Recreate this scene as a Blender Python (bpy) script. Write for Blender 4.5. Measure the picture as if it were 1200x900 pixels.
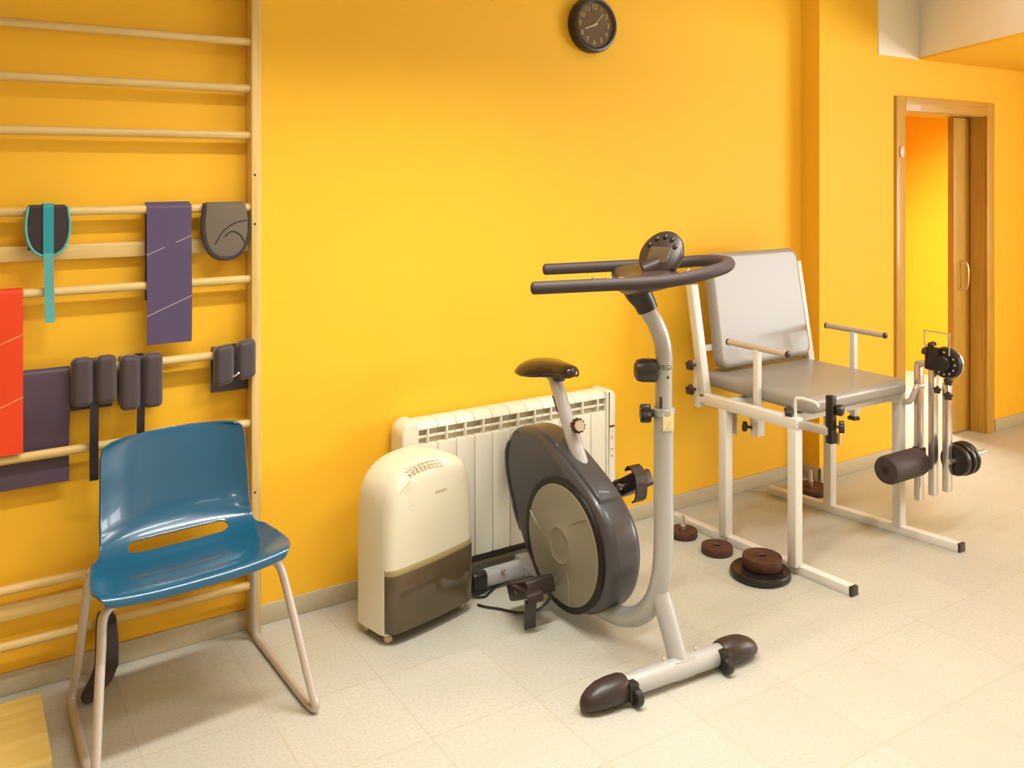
import bpy, bmesh, math, random
from mathutils import Vector as V, Matrix, noise

for o in list(bpy.data.objects):
    bpy.data.objects.remove(o)
S = bpy.context.scene
C = S.collection
PI = math.pi

# ------------------------------------------------------------------ camera, world, lights, exposure
F_PX, YAW, CAM_H, CAM_D = 1030.0, math.atan2(660, 1030), 1.60, 3.12
cam = bpy.data.cameras.new('camera')
cam.sensor_fit = 'HORIZONTAL'
cam.sensor_width = 36.0
cam.lens = 36.0 * F_PX / 1200.0
cam.shift_x = 0.0
cam.shift_y = -(450 - 205) / 1200.0
cam.clip_start = 0.05
camo = bpy.data.objects.new('camera', cam)
C.objects.link(camo)
camo.location = (0, -CAM_D, CAM_H)
camo.rotation_euler = (PI / 2, 0, -YAW)
S.camera = camo

S.view_settings.view_transform = 'Standard'
S.view_settings.look = 'None'
S.view_settings.gamma = 1.0
S.view_settings.use_curve_mapping = False
S.view_settings.exposure = 0.0

w = bpy.data.worlds.new('world')
S.world = w
w.use_nodes = True
w.node_tree.nodes['Background'].inputs[0].default_value = (1.0, 0.95, 0.85, 1)
w.node_tree.nodes['Background'].inputs[1].default_value = 0.15


def area(name, loc, sx, sy, power, color=(1, .95, .86), spread=180, rot=(0, 0, 0)):
    l = bpy.data.lights.new(name, 'AREA')
    l.shape = 'RECTANGLE'
    l.size, l.size_y = sx, sy
    l.energy = power
    l.color = color
    l.spread = math.radians(spread)
    o = bpy.data.objects.new(name, l)
    C.objects.link(o)
    o.location = loc
    o.rotation_euler = rot
    return o


area('ceiling_tube_left', (1.15, -1.30, 2.86), 1.5, .12, 36, (1, .96, .90), spread=118)
area('ceiling_tube_middle', (2.4, -2.1, 2.86), 1.5, .3, 36, (1, .96, .90), spread=140)
area('room_fill_behind', (1.2, -4.6, 2.86), 1.5, .5, 14, (1, .97, .93), spread=160)  # unseen, added as general fill for the rest of the room
pl = bpy.data.lights.new('soffit_fill_light', 'POINT')  # added, unseen point light that brightens the white soffit cheek
pl.energy, pl.color, pl.shadow_soft_size = 22, (1, .95, .88), .16
plo = bpy.data.objects.new('soffit_fill_light', pl)
C.objects.link(plo)
plo.location = (-.7, -4.3, 2.35)
area('side_window', (6.55, -3.4, 1.50), 1.3, 2.6, 152, (.88, .96, 1.0), rot=(0, PI / 2, 0))
area('ceiling_fill_chair', (3.45, -.85, 2.86), .6, .1, 6, (1, .97, .93))  # unseen lamp added to brighten the soffit cheek; suits the shadow under the chair
area('next_room_lamp', (5.6, .62, 2.6), .8, .4, 46, spread=95)

# ------------------------------------------------------------------ materials
def nodes_of(name):
    m = bpy.data.materials.new(name)
    m.use_nodes = True
    nt = m.node_tree
    return m, nt, nt.nodes['Principled BSDF']


def mat(name, col, rough=.5, metal=0.0, var=.06, scale=6.0, bump=0.0, bscale=80.0, coat=0.0, spec=.5, sheen=0.0):
    m, nt, b = nodes_of(name)
    tc = nt.nodes.new('ShaderNodeTexCoord')
    n = nt.nodes.new('ShaderNodeTexNoise')
    n.inputs['Scale'].default_value = scale
    n.inputs['Detail'].default_value = 4
    nt.links.new(tc.outputs['Object'], n.inputs['Vector'])
    mx = nt.nodes.new('ShaderNodeMixRGB')
    mx.inputs[1].default_value = tuple(c * (1 - var) for c in col) + (1,)
    mx.inputs[2].default_value = tuple(min(1, c * (1 + var)) for c in col) + (1,)
    nt.links.new(n.outputs['Fac'], mx.inputs[0])
    nt.links.new(mx.outputs[0], b.inputs['Base Color'])
    b.inputs['Roughness'].default_value = rough
    b.inputs['Metallic'].default_value = metal
    b.inputs['Specular IOR Level'].default_value = spec
    b.inputs['Coat Weight'].default_value = coat
    if sheen:
        b.inputs['Sheen Weight'].default_value = sheen
    if bump:
        n2 = nt.nodes.new('ShaderNodeTexNoise')
        n2.inputs['Scale'].default_value = bscale
        n2.inputs['Detail'].default_value = 5
        nt.links.new(tc.outputs['Object'], n2.inputs['Vector'])
        bp = nt.nodes.new('ShaderNodeBump')
        bp.inputs['Strength'].default_value = bump
        bp.inputs['Distance'].default_value = .004
        nt.links.new(n2.outputs['Fac'], bp.inputs['Height'])
        nt.links.new(bp.outputs[0], b.inputs['Normal'])
    return m


def wood(name, c1, c2, rough=.45, axis=0, coat=.15):
    m, nt, b = nodes_of(name)
    tc = nt.nodes.new('ShaderNodeTexCoord')
    mp = nt.nodes.new('ShaderNodeMapping')
    sc = [18, 18, 18]
    sc[axis] = 1.2
    mp.inputs['Scale'].default_value = sc
    n = nt.nodes.new('ShaderNodeTexNoise')
    n.inputs['Scale'].default_value = 2.2
    n.inputs['Detail'].default_value = 6
    n.inputs['Distortion'].default_value = .6
    r = nt.nodes.new('ShaderNodeValToRGB')
    r.color_ramp.elements[0].position = .3
    r.color_ramp.elements[1].position = .72
    r.color_ramp.elements[0].color = c1 + (1,)
    r.color_ramp.elements[1].color = c2 + (1,)
    nt.links.new(tc.outputs['Object'], mp.inputs[0])
    nt.links.new(mp.outputs[0], n.inputs['Vector'])
    nt.links.new(n.outputs['Fac'], r.inputs[0])
    nt.links.new(r.outputs[0], b.inputs['Base Color'])
    b.inputs['Roughness'].default_value = rough
    b.inputs['Coat Weight'].default_value = coat
    return m


def band_mat(name, col, line, slope, period, off, rough=.5):
    """latex band with pale diagonal crease marks"""
    m, nt, b = nodes_of(name)
    g = nt.nodes.new('ShaderNodeTexCoord')
    sp = nt.nodes.new('ShaderNodeSeparateXYZ')
    nt.links.new(g.outputs['Object'], sp.inputs[0])

    def mth(op, a, bb=None):
        k = nt.nodes.new('ShaderNodeMath')
        k.operation = op
        for i, q in enumerate((a, bb)):
            if q is None:
                continue
            if isinstance(q, (int, float)):
                k.inputs[i].default_value = q
            else:
                nt.links.new(q, k.inputs[i])
        return k.outputs[0]
    t = mth('SUBTRACT', sp.outputs['Z'], mth('MULTIPLY', sp.outputs['X'], slope))
    t = mth('DIVIDE', mth('ADD', t, off), period)
    f = mth('FRACT', t)
    d = mth('ABSOLUTE', mth('SUBTRACT', f, .5))
    k = mth('LESS_THAN', d, .0016 / period)
    n = nt.nodes.new('ShaderNodeTexNoise')
    n.inputs['Scale'].default_value = 22
    n.inputs['Detail'].default_value = 4
    nt.links.new(g.outputs['Object'], n.inputs['Vector'])
    kk = mth('MULTIPLY', k, mth('GREATER_THAN', n.outputs['Fac'], .44))
    n2 = nt.nodes.new('ShaderNodeTexNoise')
    n2.inputs['Scale'].default_value = 4
    nt.links.new(g.outputs['Object'], n2.inputs['Vector'])
    m0 = nt.nodes.new('ShaderNodeMixRGB')
    m0.inputs[1].default_value = tuple(c * .9 for c in col) + (1,)
    m0.inputs[2].default_value = tuple(c * 1.1 for c in col) + (1,)
    nt.links.new(n2.outputs['Fac'], m0.inputs[0])
    mx = nt.nodes.new('ShaderNodeMixRGB')
    nt.links.new(m0.outputs[0], mx.inputs[1])
    mx.inputs[2].default_value = line + (1,)
    nt.links.new(kk, mx.inputs[0])
    nt.links.new(mx.outputs[0], b.inputs['Base Color'])
    b.inputs['Roughness'].default_value = rough
    return m


def floor_mat():
    m, nt, b = nodes_of('terrazzo_tiles')
    g = nt.nodes.new('ShaderNodeNewGeometry')
    sp = nt.nodes.new('ShaderNodeSeparateXYZ')
    nt.links.new(g.outputs['Position'], sp.inputs[0])

    def mth(op, a, bb=None):
        k = nt.nodes.new('ShaderNodeMath')
        k.operation = op
        for i, q in enumerate((a, bb)):
            if q is None:
                continue
            if isinstance(q, (int, float)):
                k.inputs[i].default_value = q
            else:
                nt.links.new(q, k.inputs[i])
        return k.outputs[0]
    T = .355
    ids, ds = [], []
    for out, off in (('X', .445), ('Y', -.182)):
        t = mth('DIVIDE', mth('SUBTRACT', sp.outputs[out], off), T)
        ids.append(mth('FLOOR', t))
        f = mth('FRACT', t)
        ds.append(mth('MINIMUM', f, mth('SUBTRACT', 1.0, f)))
    e = mth('MINIMUM', ds[0], ds[1])
    grout = mth('LESS_THAN', e, .0042)
    cmb = nt.nodes.new('ShaderNodeCombineXYZ')
    nt.links.new(ids[0], cmb.inputs[0])
    nt.links.new(ids[1], cmb.inputs[1])
    wn = nt.nodes.new('ShaderNodeTexWhiteNoise')
    nt.links.new(cmb.outputs[0], wn.inputs['Vector'])
    # speckles
    n = nt.nodes.new('ShaderNodeTexNoise')
    n.inputs['Scale'].default_value = 95
    n.inputs['Detail'].default_value = 3
    nt.links.new(g.outputs['Position'], n.inputs['Vector'])
    r = nt.nodes.new('ShaderNodeValToRGB')
    r.color_ramp.elements[0].position = .34
    r.color_ramp.elements[1].position = .56
    r.color_ramp.elements[0].color = (.452, .434, .350, 1)
    r.color_ramp.elements[1].color = (.500, .490, .422, 1)
    nt.links.new(n.outputs['Fac'], r.inputs[0])
    n3 = nt.nodes.new('ShaderNodeTexNoise')
    n3.inputs['Scale'].default_value = 5
    n3.inputs['Detail'].default_value = 5
    nt.links.new(g.outputs['Position'], n3.inputs['Vector'])
    hs = nt.nodes.new('ShaderNodeHueSaturation')
    val = mth('ADD', mth('MULTIPLY', wn.outputs['Value'], .05), mth('ADD', .93, mth('MULTIPLY', n3.outputs['Fac'], .09)))
    nt.links.new(val, hs.inputs['Value'])
    nt.links.new(r.outputs[0], hs.inputs['Color'])
    mx = nt.nodes.new('ShaderNodeMixRGB')
    nt.links.new(mth('MULTIPLY', grout, .5), mx.inputs[0])
    nt.links.new(hs.outputs[0], mx.inputs[1])
    mx.inputs[2].default_value = (.36, .29, .17, 1)
    nt.links.new(mx.outputs[0], b.inputs['Base Color'])
    b.inputs['Roughness'].default_value = .42
    b.inputs['Specular IOR Level'].default_value = .35
    return m


M = {}
M['wall'] = mat('yellow_wall_paint', (.91, .515, .028), .62, var=.025, scale=3, bump=.10, bscale=140, spec=.3)
M['white_wall'] = mat('white_wall_paint', (.90, .82, .68), .7, var=.02, spec=.3)
M['ceiling'] = mat('ceiling_paint', (.80, .76, .68), .8, var=.02)
M['floor'] = floor_mat()
M['skirting'] = mat('terrazzo_skirting', (.50, .44, .30), .45, var=.12, scale=60)
M['pine'] = wood('pine_wood', (.62, .42, .13), (.80, .60, .26))
M['pine_v'] = wood('pine_wood_upright', (.62, .42, .12), (.80, .58, .22), axis=2)
M['ply'] = wood('yellow_plywood', (.60, .42, .10), (.70, .52, .16))
M['oak_v'] = wood('door_oak_upright', (.50, .27, .032), (.60, .35, .055), axis=2)
M['oak_h'] = wood('door_oak_lintel', (.50, .27, .032), (.60, .35, .055), axis=0)
M['neoprene'] = mat('dark_neoprene', (.030, .020, .022), .75, bump=.2, bscale=300, sheen=.2)
M['purple_weight'] = mat('aubergine_weight_fabric', (.055, .038, .045), .6, bump=.25, bscale=260, sheen=.3)
M['black_strap'] = mat('black_webbing', (.022, .015, .016), .7, bump=.2, bscale=300)
M['teal'] = mat('turquoise_webbing', (.015, .30, .36), .55, bump=.2, bscale=300)
M['teal_light'] = mat('pale_turquoise_webbing', (.10, .42, .42), .6, bump=.2, bscale=300)
M['grey_pad'] = mat('taupe_pad_fabric', (.14, .115, .085), .7, bump=.2, bscale=250)
M['purple_band'] = band_mat('purple_latex_band', (.085, .058, .14), (.36, .28, .36), .42, .2, .02)
M['plum_band'] = band_mat('plum_latex_band', (.080, .050, .085), (.09, .06, .09), .42, .6, .2)
M['red_band'] = band_mat('red_latex_band', (.80, .055, .006), (.9, .35, .12), .42, .19, .06)
M['blue'] = mat('blue_moulded_plastic', (.006, .094, .184), .24, var=.04, coat=.4, bump=.03, bscale=500)
M['chair_metal'] = mat('greige_painted_steel', (.55, .49, .43), .35, .3, var=.04)
M['cream'] = mat('cream_enamel', (.78, .75, .62), .35, var=.015, coat=.2)
M['ivory'] = mat('ivory_plastic', (.73, .695, .54), .38, var=.015)
M['slot'] = mat('tan_slot_shade_plastic', (.50, .42, .27), .6)  # tan carries the painted slot shade; buttons and badge share it
M['vent'] = mat('tan_vent_plastic', (.62, .52, .36), .5)
M['smoke'] = mat('smoked_brown_plastic', (.085, .062, .035), .18, var=.25, scale=7, coat=.3)
M['olive_lip'] = mat('olive_lip_plastic', (.33, .27, .12), .4)
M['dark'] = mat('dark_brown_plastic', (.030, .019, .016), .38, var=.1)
M['foam'] = mat('brown_black_foam_grip', (.045, .030, .028), .6, var=.1, bump=.15, bscale=300)
M['black'] = mat('black_plastic', (.018, .014, .013), .35, var=.1)
M['saddle'] = mat('brown_black_vinyl', (.035, .017, .010), .22, var=.1, coat=.3)
M['body'] = mat('charcoal_shroud_plastic', (.056, .053, .062), .33, var=.06, coat=.12)
M['disc'] = mat('taupe_disc_plastic', (.25, .235, .17), .38, var=.05)
M['silver'] = mat('silver_lacquer', (.47, .475, .475), .34, .25, var=.03)
M['chrome'] = mat('chrome_steel', (.66, .62, .58), .22, .85, var=.03)
M['white_steel'] = mat('white_painted_steel', (.70, .68, .62), .38, .0, var=.02, coat=.2)
M['grey_vinyl'] = mat('grey_vinyl_upholstery', (.300, .278, .240), .36, var=.03, bump=.06, bscale=60, coat=.1)
M['rust'] = mat('rusty_iron', (.085, .034, .020), .6, .2, var=.45, scale=25, bump=.3, bscale=90)
M['iron'] = mat('black_iron', (.030, .024, .022), .35, .4, var=.2, scale=20)
M['clock_face'] = mat('olive_brown_dial', (.16, .095, .04), .35, var=.1)
M['numeral'] = mat('gold_numerals', (.90, .62, .22), .4)
M['hand'] = mat('pale_gold_hands', (.95, .80, .50), .3)
M['sticker'] = mat('cream_sticker', (.80, .68, .38), .4)
M['red_led'] = mat('dark_red_display', (.16, .03, .02), .3)
M['ink'] = mat('dark_lettering', (.10, .085, .07), .5)
M['brass'] = mat('satin_brass', (.75, .50, .18), .3, .8)
M['pinkish'] = mat('pale_pink_plastic', (.80, .55, .45), .4)
gm, gnt, gb = nodes_of('clear_glass')
gb.inputs['Base Color'].default_value = (1, 1, 1, 1)
gb.inputs['Roughness'].default_value = .02
gb.inputs['Transmission Weight'].default_value = 1
gb.inputs['IOR'].default_value = 1.45
M['glass'] = gm

# ------------------------------------------------------------------ mesh helpers (all in world coordinates)
ORI = {}


def setp(o, label=None, cat=None, group=None, kind=None):
    if label: o['label'] = label
    if cat: o['category'] = cat
    if group: o['group'] = group
    if kind: o['kind'] = kind
    return o


def thing(name, loc, label, cat, group=None):
    o = bpy.data.objects.new(name, None)
    o.empty_display_size = .05
    C.objects.link(o)
    o.location = loc
    ORI[o.name] = V(loc)
    return setp(o, label, cat, group)


def obj(name, bm, m, parent=None, loc=None, angle=35, label=None):
    if parent is not None:
        org = ORI[parent.name]
    elif loc is not None:
        org = V(loc)
    else:
        org = V((0, 0, 0))
    bmesh.ops.remove_doubles(bm, verts=bm.verts, dist=1e-6)
    bmesh.ops.recalc_face_normals(bm, faces=bm.faces)
    bmesh.ops.translate(bm, verts=bm.verts, vec=-org)
    me = bpy.data.meshes.new(name)
    bm.to_mesh(me)
    bm.free()
    me.polygons.foreach_set('use_smooth', [True] * len(me.polygons))
    me.set_sharp_from_angle(angle=math.radians(angle))
    me.materials.append(m)
    o = bpy.data.objects.new(name, me)
    C.objects.link(o)
    if parent is not None:
        o.parent = parent
    else:
        o.location = org
    ORI[o.name] = org
    if label: o['label'] = label
    return o


def struct(name, bm, m):
    o = obj(name, bm, m)
    o['kind'] = 'structure'
    return o


def nb():
    return bmesh.new()


def box(bm, lo, hi, bev=0.0, rot=None, seg=2):
    """axis box lo..hi, optionally rotated about its centre"""
    lo, hi = V(lo), V(hi)
    c, s = (lo + hi) / 2, hi - lo
    r = bmesh.ops.create_cube(bm, size=1.0)
    vs = r['verts']
    for v in vs:
        v.co = V((v.co.x * s.x, v.co.y * s.y, v.co.z * s.z))
    if bev:
        es = list({e for v in vs for e in v.link_edges})
        q = bmesh.ops.bevel(bm, geom=es, offset=min(bev, min(s) * .49), segments=seg, profile=.5, affect='EDGES')
        vs = list({v for f in q['faces'] for v in f.verts} | {v for v in vs if v.is_valid})
        # collect everything of this island
        seen = set(vs)
        st = list(vs)
        while st:
            v = st.pop()
            for e in v.link_edges:
                u = e.other_vert(v)
                if u not in seen:
                    seen.add(u)
                    st.append(u)
        vs = list(seen)
    for v in vs:
        if rot is not None:
            v.co = rot @ v.co
        v.co += c
    return vs


def bar(bm, p0, p1, wx, wy, bev=.003, up=(0, 0, 1)):
    """rectangular bar from p0 to p1, wx across, wy along 'up'"""
    p0, p1 = V(p0), V(p1)
    d = (p1 - p0)
    L = d.length
    d.normalize()
    u = V(up)
    if abs(d.dot(u)) > .98:
        u = V((0, 1, 0))
    a = d.cross(u).normalized()
    u = a.cross(d).normalized()
    R = Matrix((a, d, u)).transposed()
    c = (p0 + p1) / 2
    h = V((wx / 2, L / 2, wy / 2))
    return box(bm, c - h, c + h, bev, R)


def cat(pts, n=8, closed=False):
    P = [V(p) for p in pts]
    out = []
    N = len(P)
    rng = range(N if closed else N - 1)
    for i in rng:
        if closed:
            a, b, c, d = P[(i - 1) % N], P[i], P[(i + 1) % N], P[(i + 2) % N]
        else:
            b, c = P[i], P[i + 1]
            a = P[i - 1] if i > 0 else b * 2 - c
            d = P[i + 2] if i + 2 < N else c * 2 - b
        for k in range(n):
            t = k / n
            out.append(.5 * ((2 * b) + (c - a) * t + (2 * a - 5 * b + 4 * c - d) * t * t + (3 * b - a - 3 * c + d) * t ** 3))
    if not closed:
        out.append(P[-1])
    return out


def loft(bm, rings, cap0=True, cap1=True, close=True):
    R = [[bm.verts.new(p) for p in r] for r in rings]
    n = len(R[0])
    for a, b in zip(R[:-1], R[1:]):
        for i in range(n if close else n - 1):
            j = (i + 1) % n
            try:
                bm.faces.new((a[i], a[j], b[j], b[i]))
            except ValueError:
                pass
    if cap0: bm.faces.new(R[0][::-1])
    if cap1: bm.faces.new(R[-1])
    return R


def tube(bm, pts, r, seg=16, n=8, smooth=True, sx=1.0, sy=1.0, up=None):
    P = cat(pts, n) if smooth and len(pts) > 2 else [V(p) for p in pts]
    m = len(P)
    rr = r if isinstance(r, (list, tuple)) else [r] * m
    if len(rr) != m:
        k = len(rr)
        rr = [rr[min(k - 2, int(i / (m - 1) * (k - 1)))] * (1 - (i / (m - 1) * (k - 1) - min(k - 2, int(i / (m - 1) * (k - 1))))) +
              rr[min(k - 2, int(i / (m - 1) * (k - 1))) + 1] * (i / (m - 1) * (k - 1) - min(k - 2, int(i / (m - 1) * (k - 1)))) for i in range(m)]
    T = [(P[min(i + 1, m - 1)] - P[max(i - 1, 0)]).normalized() for i in range(m)]
    a = V(up) if up else (V((0, 0, 1)) if abs(T[0].z) < .9 else V((1, 0, 0)))
    a = (a - T[0] * a.dot(T[0])).normalized()
    rings = []
    for i in range(m):
        a = (a - T[i] * a.dot(T[i])).normalized()
        b = T[i].cross(a)
        rings.append([P[i] + a * math.cos(2 * PI * k / seg) * rr[i] * sx + b * math.sin(2 * PI * k / seg) * rr[i] * sy for k in range(seg)])
    return loft(bm, rings)


def lathe(bm, prof, c, axis, seg=40):
    """prof: list of (radius, height along axis) from c"""
    c, ax = V(c), V(axis).normalized()
    a = V((0, 0, 1)) if abs(ax.z) < .9 else V((1, 0, 0))
    a = (a - ax * a.dot(ax)).normalized()
    b = ax.cross(a)
    rings = [[c + ax * h + (a * math.cos(2 * PI * k / seg) + b * math.sin(2 * PI * k / seg)) * max(r, 1e-4) for k in range(seg)] for r, h in prof]
    loft(bm, rings)


def offset2(pts, d):
    """inset a closed counter-clockwise 2-D outline by d"""
    n = len(pts)
    out = []
    for i in range(n):
        p, a, b = pts[i], pts[i - 1], pts[(i + 1) % n]
        t = V((b[0] - a[0], b[1] - a[1]))
        if t.length < 1e-9:
            out.append(p)
            continue
        t.normalize()
        out.append((p[0] - t.y * d, p[1] + t.x * d))
    return out


def area2(p):
    return sum(p[i - 1][0] * p[i][1] - p[i][0] * p[i - 1][1] for i in range(len(p))) / 2


def slab(bm, outline, fn, t0, t1, bev=.01, seg=4, flat=False):
    """extrude a 2-D outline between depths t0 and t1 with rounded rims; fn(a, b, t) -> world"""
    o = [tuple(p) for p in outline]
    if area2(o) < 0: o = o[::-1]
    rings = []
    s = 1 if t1 > t0 else -1
    if flat: rings.append([fn(p[0], p[1], t0) for p in offset2(o, bev * 1.3)])
    for k in range(seg + 1):
        q = PI / 2 * k / seg
        oo = offset2(o, bev * (1 - math.sin(q)))
        rings.append([fn(p[0], p[1], t0 + s * bev * (1 - math.cos(q))) for p in oo])
    for k in range(seg, -1, -1):
        q = PI / 2 * k / seg
        oo = offset2(o, bev * (1 - math.sin(q)))
        rings.append([fn(p[0], p[1], t1 - s * bev * (1 - math.cos(q))) for p in oo])
    if flat: rings.append([fn(p[0], p[1], t1) for p in offset2(o, bev * 1.3)])
    loft(bm, rings)


def rrect(x0, y0, x1, y1, r, n=6):
    if not isinstance(r, (list, tuple)): r = [r] * 4
    out = []
    for (cx, cy, a0, q) in ((x1, y0, -90, r[0]), (x1, y1, 0, r[1]), (x0, y1, 90, r[2]), (x0, y0, 180, r[3])):
        sx = -1 if cx == x1 else 1
        sy = 1 if cy == y0 else -1
        for k in range(n + 1):
            a = math.radians(a0 + 90 * k / n)
            out.append((cx + sx * q + q * math.cos(a), cy + sy * q + q * math.sin(a)))
    return out


def ribbon(bm, path, x0, x1, th=.0025, n=6, nx=8, wob=0.0, skew=0.0):
    """sheet swept along X: path is a list of (y, z)"""
    P = [V((0, p[0], p[1])) for p in path]
    P = cat(P, n) if n > 1 else P
    m = len(P)
    rows = []
    for i in range(m):
        t = (P[min(i + 1, m - 1)] - P[max(i - 1, 0)]).normalized()
        nrm = V((0, -t.z, t.y))
        f = []
        bck = []
        for k in range(nx + 1):
            u = k / nx
            x = x0 + (x1 - x0) * u + skew * i / m
            q = P[i] + nrm * wob * noise.noise(V((x * 22, P[i].z * 9, .3)))
            f.append(V((x, q.y, q.z)) + nrm * th / 2)
            bck.append(V((x, q.y, q.z)) - nrm * th / 2)
        rows.append(f + bck[::-1])
    loft(bm, rows)


def star_knob(bm, p, axis, r=.022, h=.02, stem=.018, lobes=5, stem_r=.006):
    """lobed clamping knob: p is the surface point, axis points outward"""
    ax = V(axis).normalized()
    p = V(p)
    a = V((0, 0, 1)) if abs(ax.z) < .9 else V((1, 0, 0))
    a = (a - ax * a.dot(ax)).normalized()
    b = ax.cross(a)
    N = lobes * 8
    out = []
    for k in range(N):
        t = 2 * PI * k / N
        q = r * (1 + .13 * math.cos(lobes * t))
        out.append((q * math.cos(t), q * math.sin(t)))
    lathe(bm, [(stem_r, 0), (stem_r, stem), (stem_r * 1.6, stem)], p, ax, 14)
    slab(bm, out, lambda u, v, t: p + ax * (stem + t) + a * u + b * v, 0, h, min(.006, h * .4), 3)


def text_bm(txt, size, mtx, depth=.0008):
    cu = bpy.data.curves.new('lettering', 'FONT')
    cu.body = txt
    cu.size = size
    cu.extrude = depth
    cu.align_x = 'CENTER'
    cu.align_y = 'CENTER'
    o = bpy.data.objects.new('lettering_source', cu)
    C.objects.link(o)
    dg = bpy.context.evaluated_depsgraph_get()
    dg.update()
    me = bpy.data.meshes.new_from_object(o.evaluated_get(dg))
    bm = nb()
    bm.from_mesh(me)
    bmesh.ops.transform(bm, matrix=mtx, verts=bm.verts)
    bpy.data.objects.remove(o)
    bpy.data.curves.remove(cu)
    bpy.data.meshes.remove(me)
    return bm


def join(dst, src):
    me = bpy.data.meshes.new('tmp')
    src.to_mesh(me)
    src.free()
    dst.from_mesh(me)
    bpy.data.meshes.remove(me)


def frame(x, y, z, o):
    """matrix with columns x, y, z and origin o"""
    m = Matrix((V(x), V(y), V(z))).transposed().to_4x4()
    m.translation = V(o)
    return m


# ------------------------------------------------------------------ the room
CZ = 2.9
XL, XR, YB = -2.6, 6.6, -6.4
STEP, SX = -.12, 3.83            # the right stretch of wall stands 12 cm forward
DX0, DX1, DZ = 4.545, 5.41, 1.975     # door opening
FARY = 1.42

b = nb(); box(b, (XL - .2, YB - .2, -.1), (XR + .2, FARY + .2, 0)); struct('floor', b, M['floor'])
b = nb(); box(b, (XL - .2, YB - .2, CZ), (XR + .2, FARY + .2, CZ + .1)); struct('ceiling', b, M['ceiling'])
b = nb(); box(b, (XL, 0, 0), (SX + .05, .18, CZ)); struct('wall_back', b, M['wall'])
b = nb()
box(b, (SX, STEP, 0), (DX0, .1, CZ))
box(b, (DX0, STEP, DZ), (DX1, .1, CZ))
box(b, (DX1, STEP, 0), (XR, .1, CZ))
struct('wall_back_right', b, M['wall'])
b = nb(); box(b, (XL - .1, YB, 0), (XL, .1, CZ)); struct('wall_left', b, M['wall'])
b = nb(); box(b, (XR, YB, 0), (XR + .1, FARY, CZ)); struct('wall_right', b, M['wall'])
b = nb(); box(b, (XL, YB - .1, 0), (XR, YB, CZ)); struct('wall_front', b, M['white_wall'])
b = nb(); box(b, (3.9, FARY, 0), (XR, FARY + .1, CZ)); struct('wall_far', b, M['wall'])
b = nb(); box(b, (3.9, .1, 0), (4.0, FARY, CZ)); struct('wall_far_left', b, M['wall'])


def skirt(name, lo, hi):
    b = nb(); box(b, lo, hi, .003); struct(name, b, M['skirting'])


skirt('baseboard_back', (XL, -.012, 0), (SX, 0, .07))
skirt('baseboard_step', (SX - .012, STEP - .012, 0), (SX, 0, .07))
skirt('baseboard_back_right', (SX - .012, STEP - .012, 0), (4.465, STEP, .07))
skirt('baseboard_door_right', (5.50, STEP - .012, 0), (XR, STEP, .07))
skirt('baseboard_far', (4.0, FARY - .012, 0), (XR, FARY, .08))
skirt('baseboard_left', (XL, YB, 0), (XL + .012, 0, .07))
# lowered soffit over the door: white cheek, yellow underside
SZ = 2.265
b = nb()
foot = [(4.71, STEP), (3.30, -2.78), (3.30, YB), (XR, YB), (XR, STEP)]
v0 = [b.verts.new((x, y, SZ + .012)) for x, y in foot]
v1 = [b.verts.new((x, y, CZ)) for x, y in foot]
b.faces.new(v0); b.faces.new(v1[::-1])
for i in range(5):
    j = (i + 1) % 5
    b.faces.new((v0[i], v0[j], v1[j], v1[i]))
struct('ceiling_soffit', b, M['white_wall'])
b = nb()
v0 = [b.verts.new((x, y, SZ)) for x, y in foot]
v1 = [b.verts.new((x, y, SZ + .012)) for x, y in foot]
b.faces.new(v0); b.faces.new(v1[::-1])
for i in range(5):
    j = (i + 1) % 5
    b.faces.new((v0[i], v0[j], v1[j], v1[i]))
struct('ceiling_soffit_underside', b, M['wall'])
b = nb(); box(b, (4.325, STEP - .006, SZ), (4.73, STEP, CZ)); struct('trim_1', b, M['white_wall'])

# sliding door in its oak frame
b = nb()
cw = .082
box(b, (DX0 - cw + .012, STEP - .016, 0), (DX0 + .012, STEP, DZ + cw - .012), .004)
box(b, (DX1 - .012, STEP - .016, 0), (DX1 + cw - .012, STEP, DZ + cw - .012), .004)
dframe = obj('door_1', b, M['oak_v'], loc=(5.0, STEP, 0)); dframe['kind'] = 'structure'
b = nb()
box(b, (DX0 + .013, STEP - .017, DZ - .012), (DX1 - .013, STEP, DZ + cw - .012), .004)
obj('lintel_casing', b, M['oak_h'], dframe)
b = nb()
box(b, (DX0, STEP, 0), (DX0 + .016, .1, DZ))
box(b, (DX1 - .016, STEP, 0), (DX1, -.03, DZ))
box(b, (DX1 - .016, .03, 0), (DX1, .1, DZ))
obj('jamb', b, M['oak_v'], dframe)
b = nb(); box(b, (DX0 + .016, STEP, DZ - .016), (DX1 - .016, .1, DZ)); obj('jamb_head', b, M['oak_h'], dframe)
b = nb(); box(b, (5.225, -.022, .006), (DX1 - .002, .018, DZ - .02), .003)
leaf = obj('sliding_leaf', b, M['oak_v'], dframe)
b = nb(); tube(b, [(5.290, -.024, 1.06), (5.310, -.055, 1.05), (5.315, -.062, .975), (5.310, -.055, .90), (5.290, -.024, .89)], .007, 10)
obj('handle', b, M['brass'], leaf)
b = nb(); box(b, (5.262, -.026, .885), (5.282, -.021, 1.065), .002); obj('finger_plate', b, M['oak_v'], leaf)
b = nb(); lathe(b, [(.018, 0), (.018, .008), (.008, .012)], (4.515, STEP - .016, 1.73), (0, -1, 0), 20)
for v in b.verts: v.co.z = 1.73 + (v.co.z - 1.73) * 1.8
obj('catch_plate', b, M['pinkish'], dframe)

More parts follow.
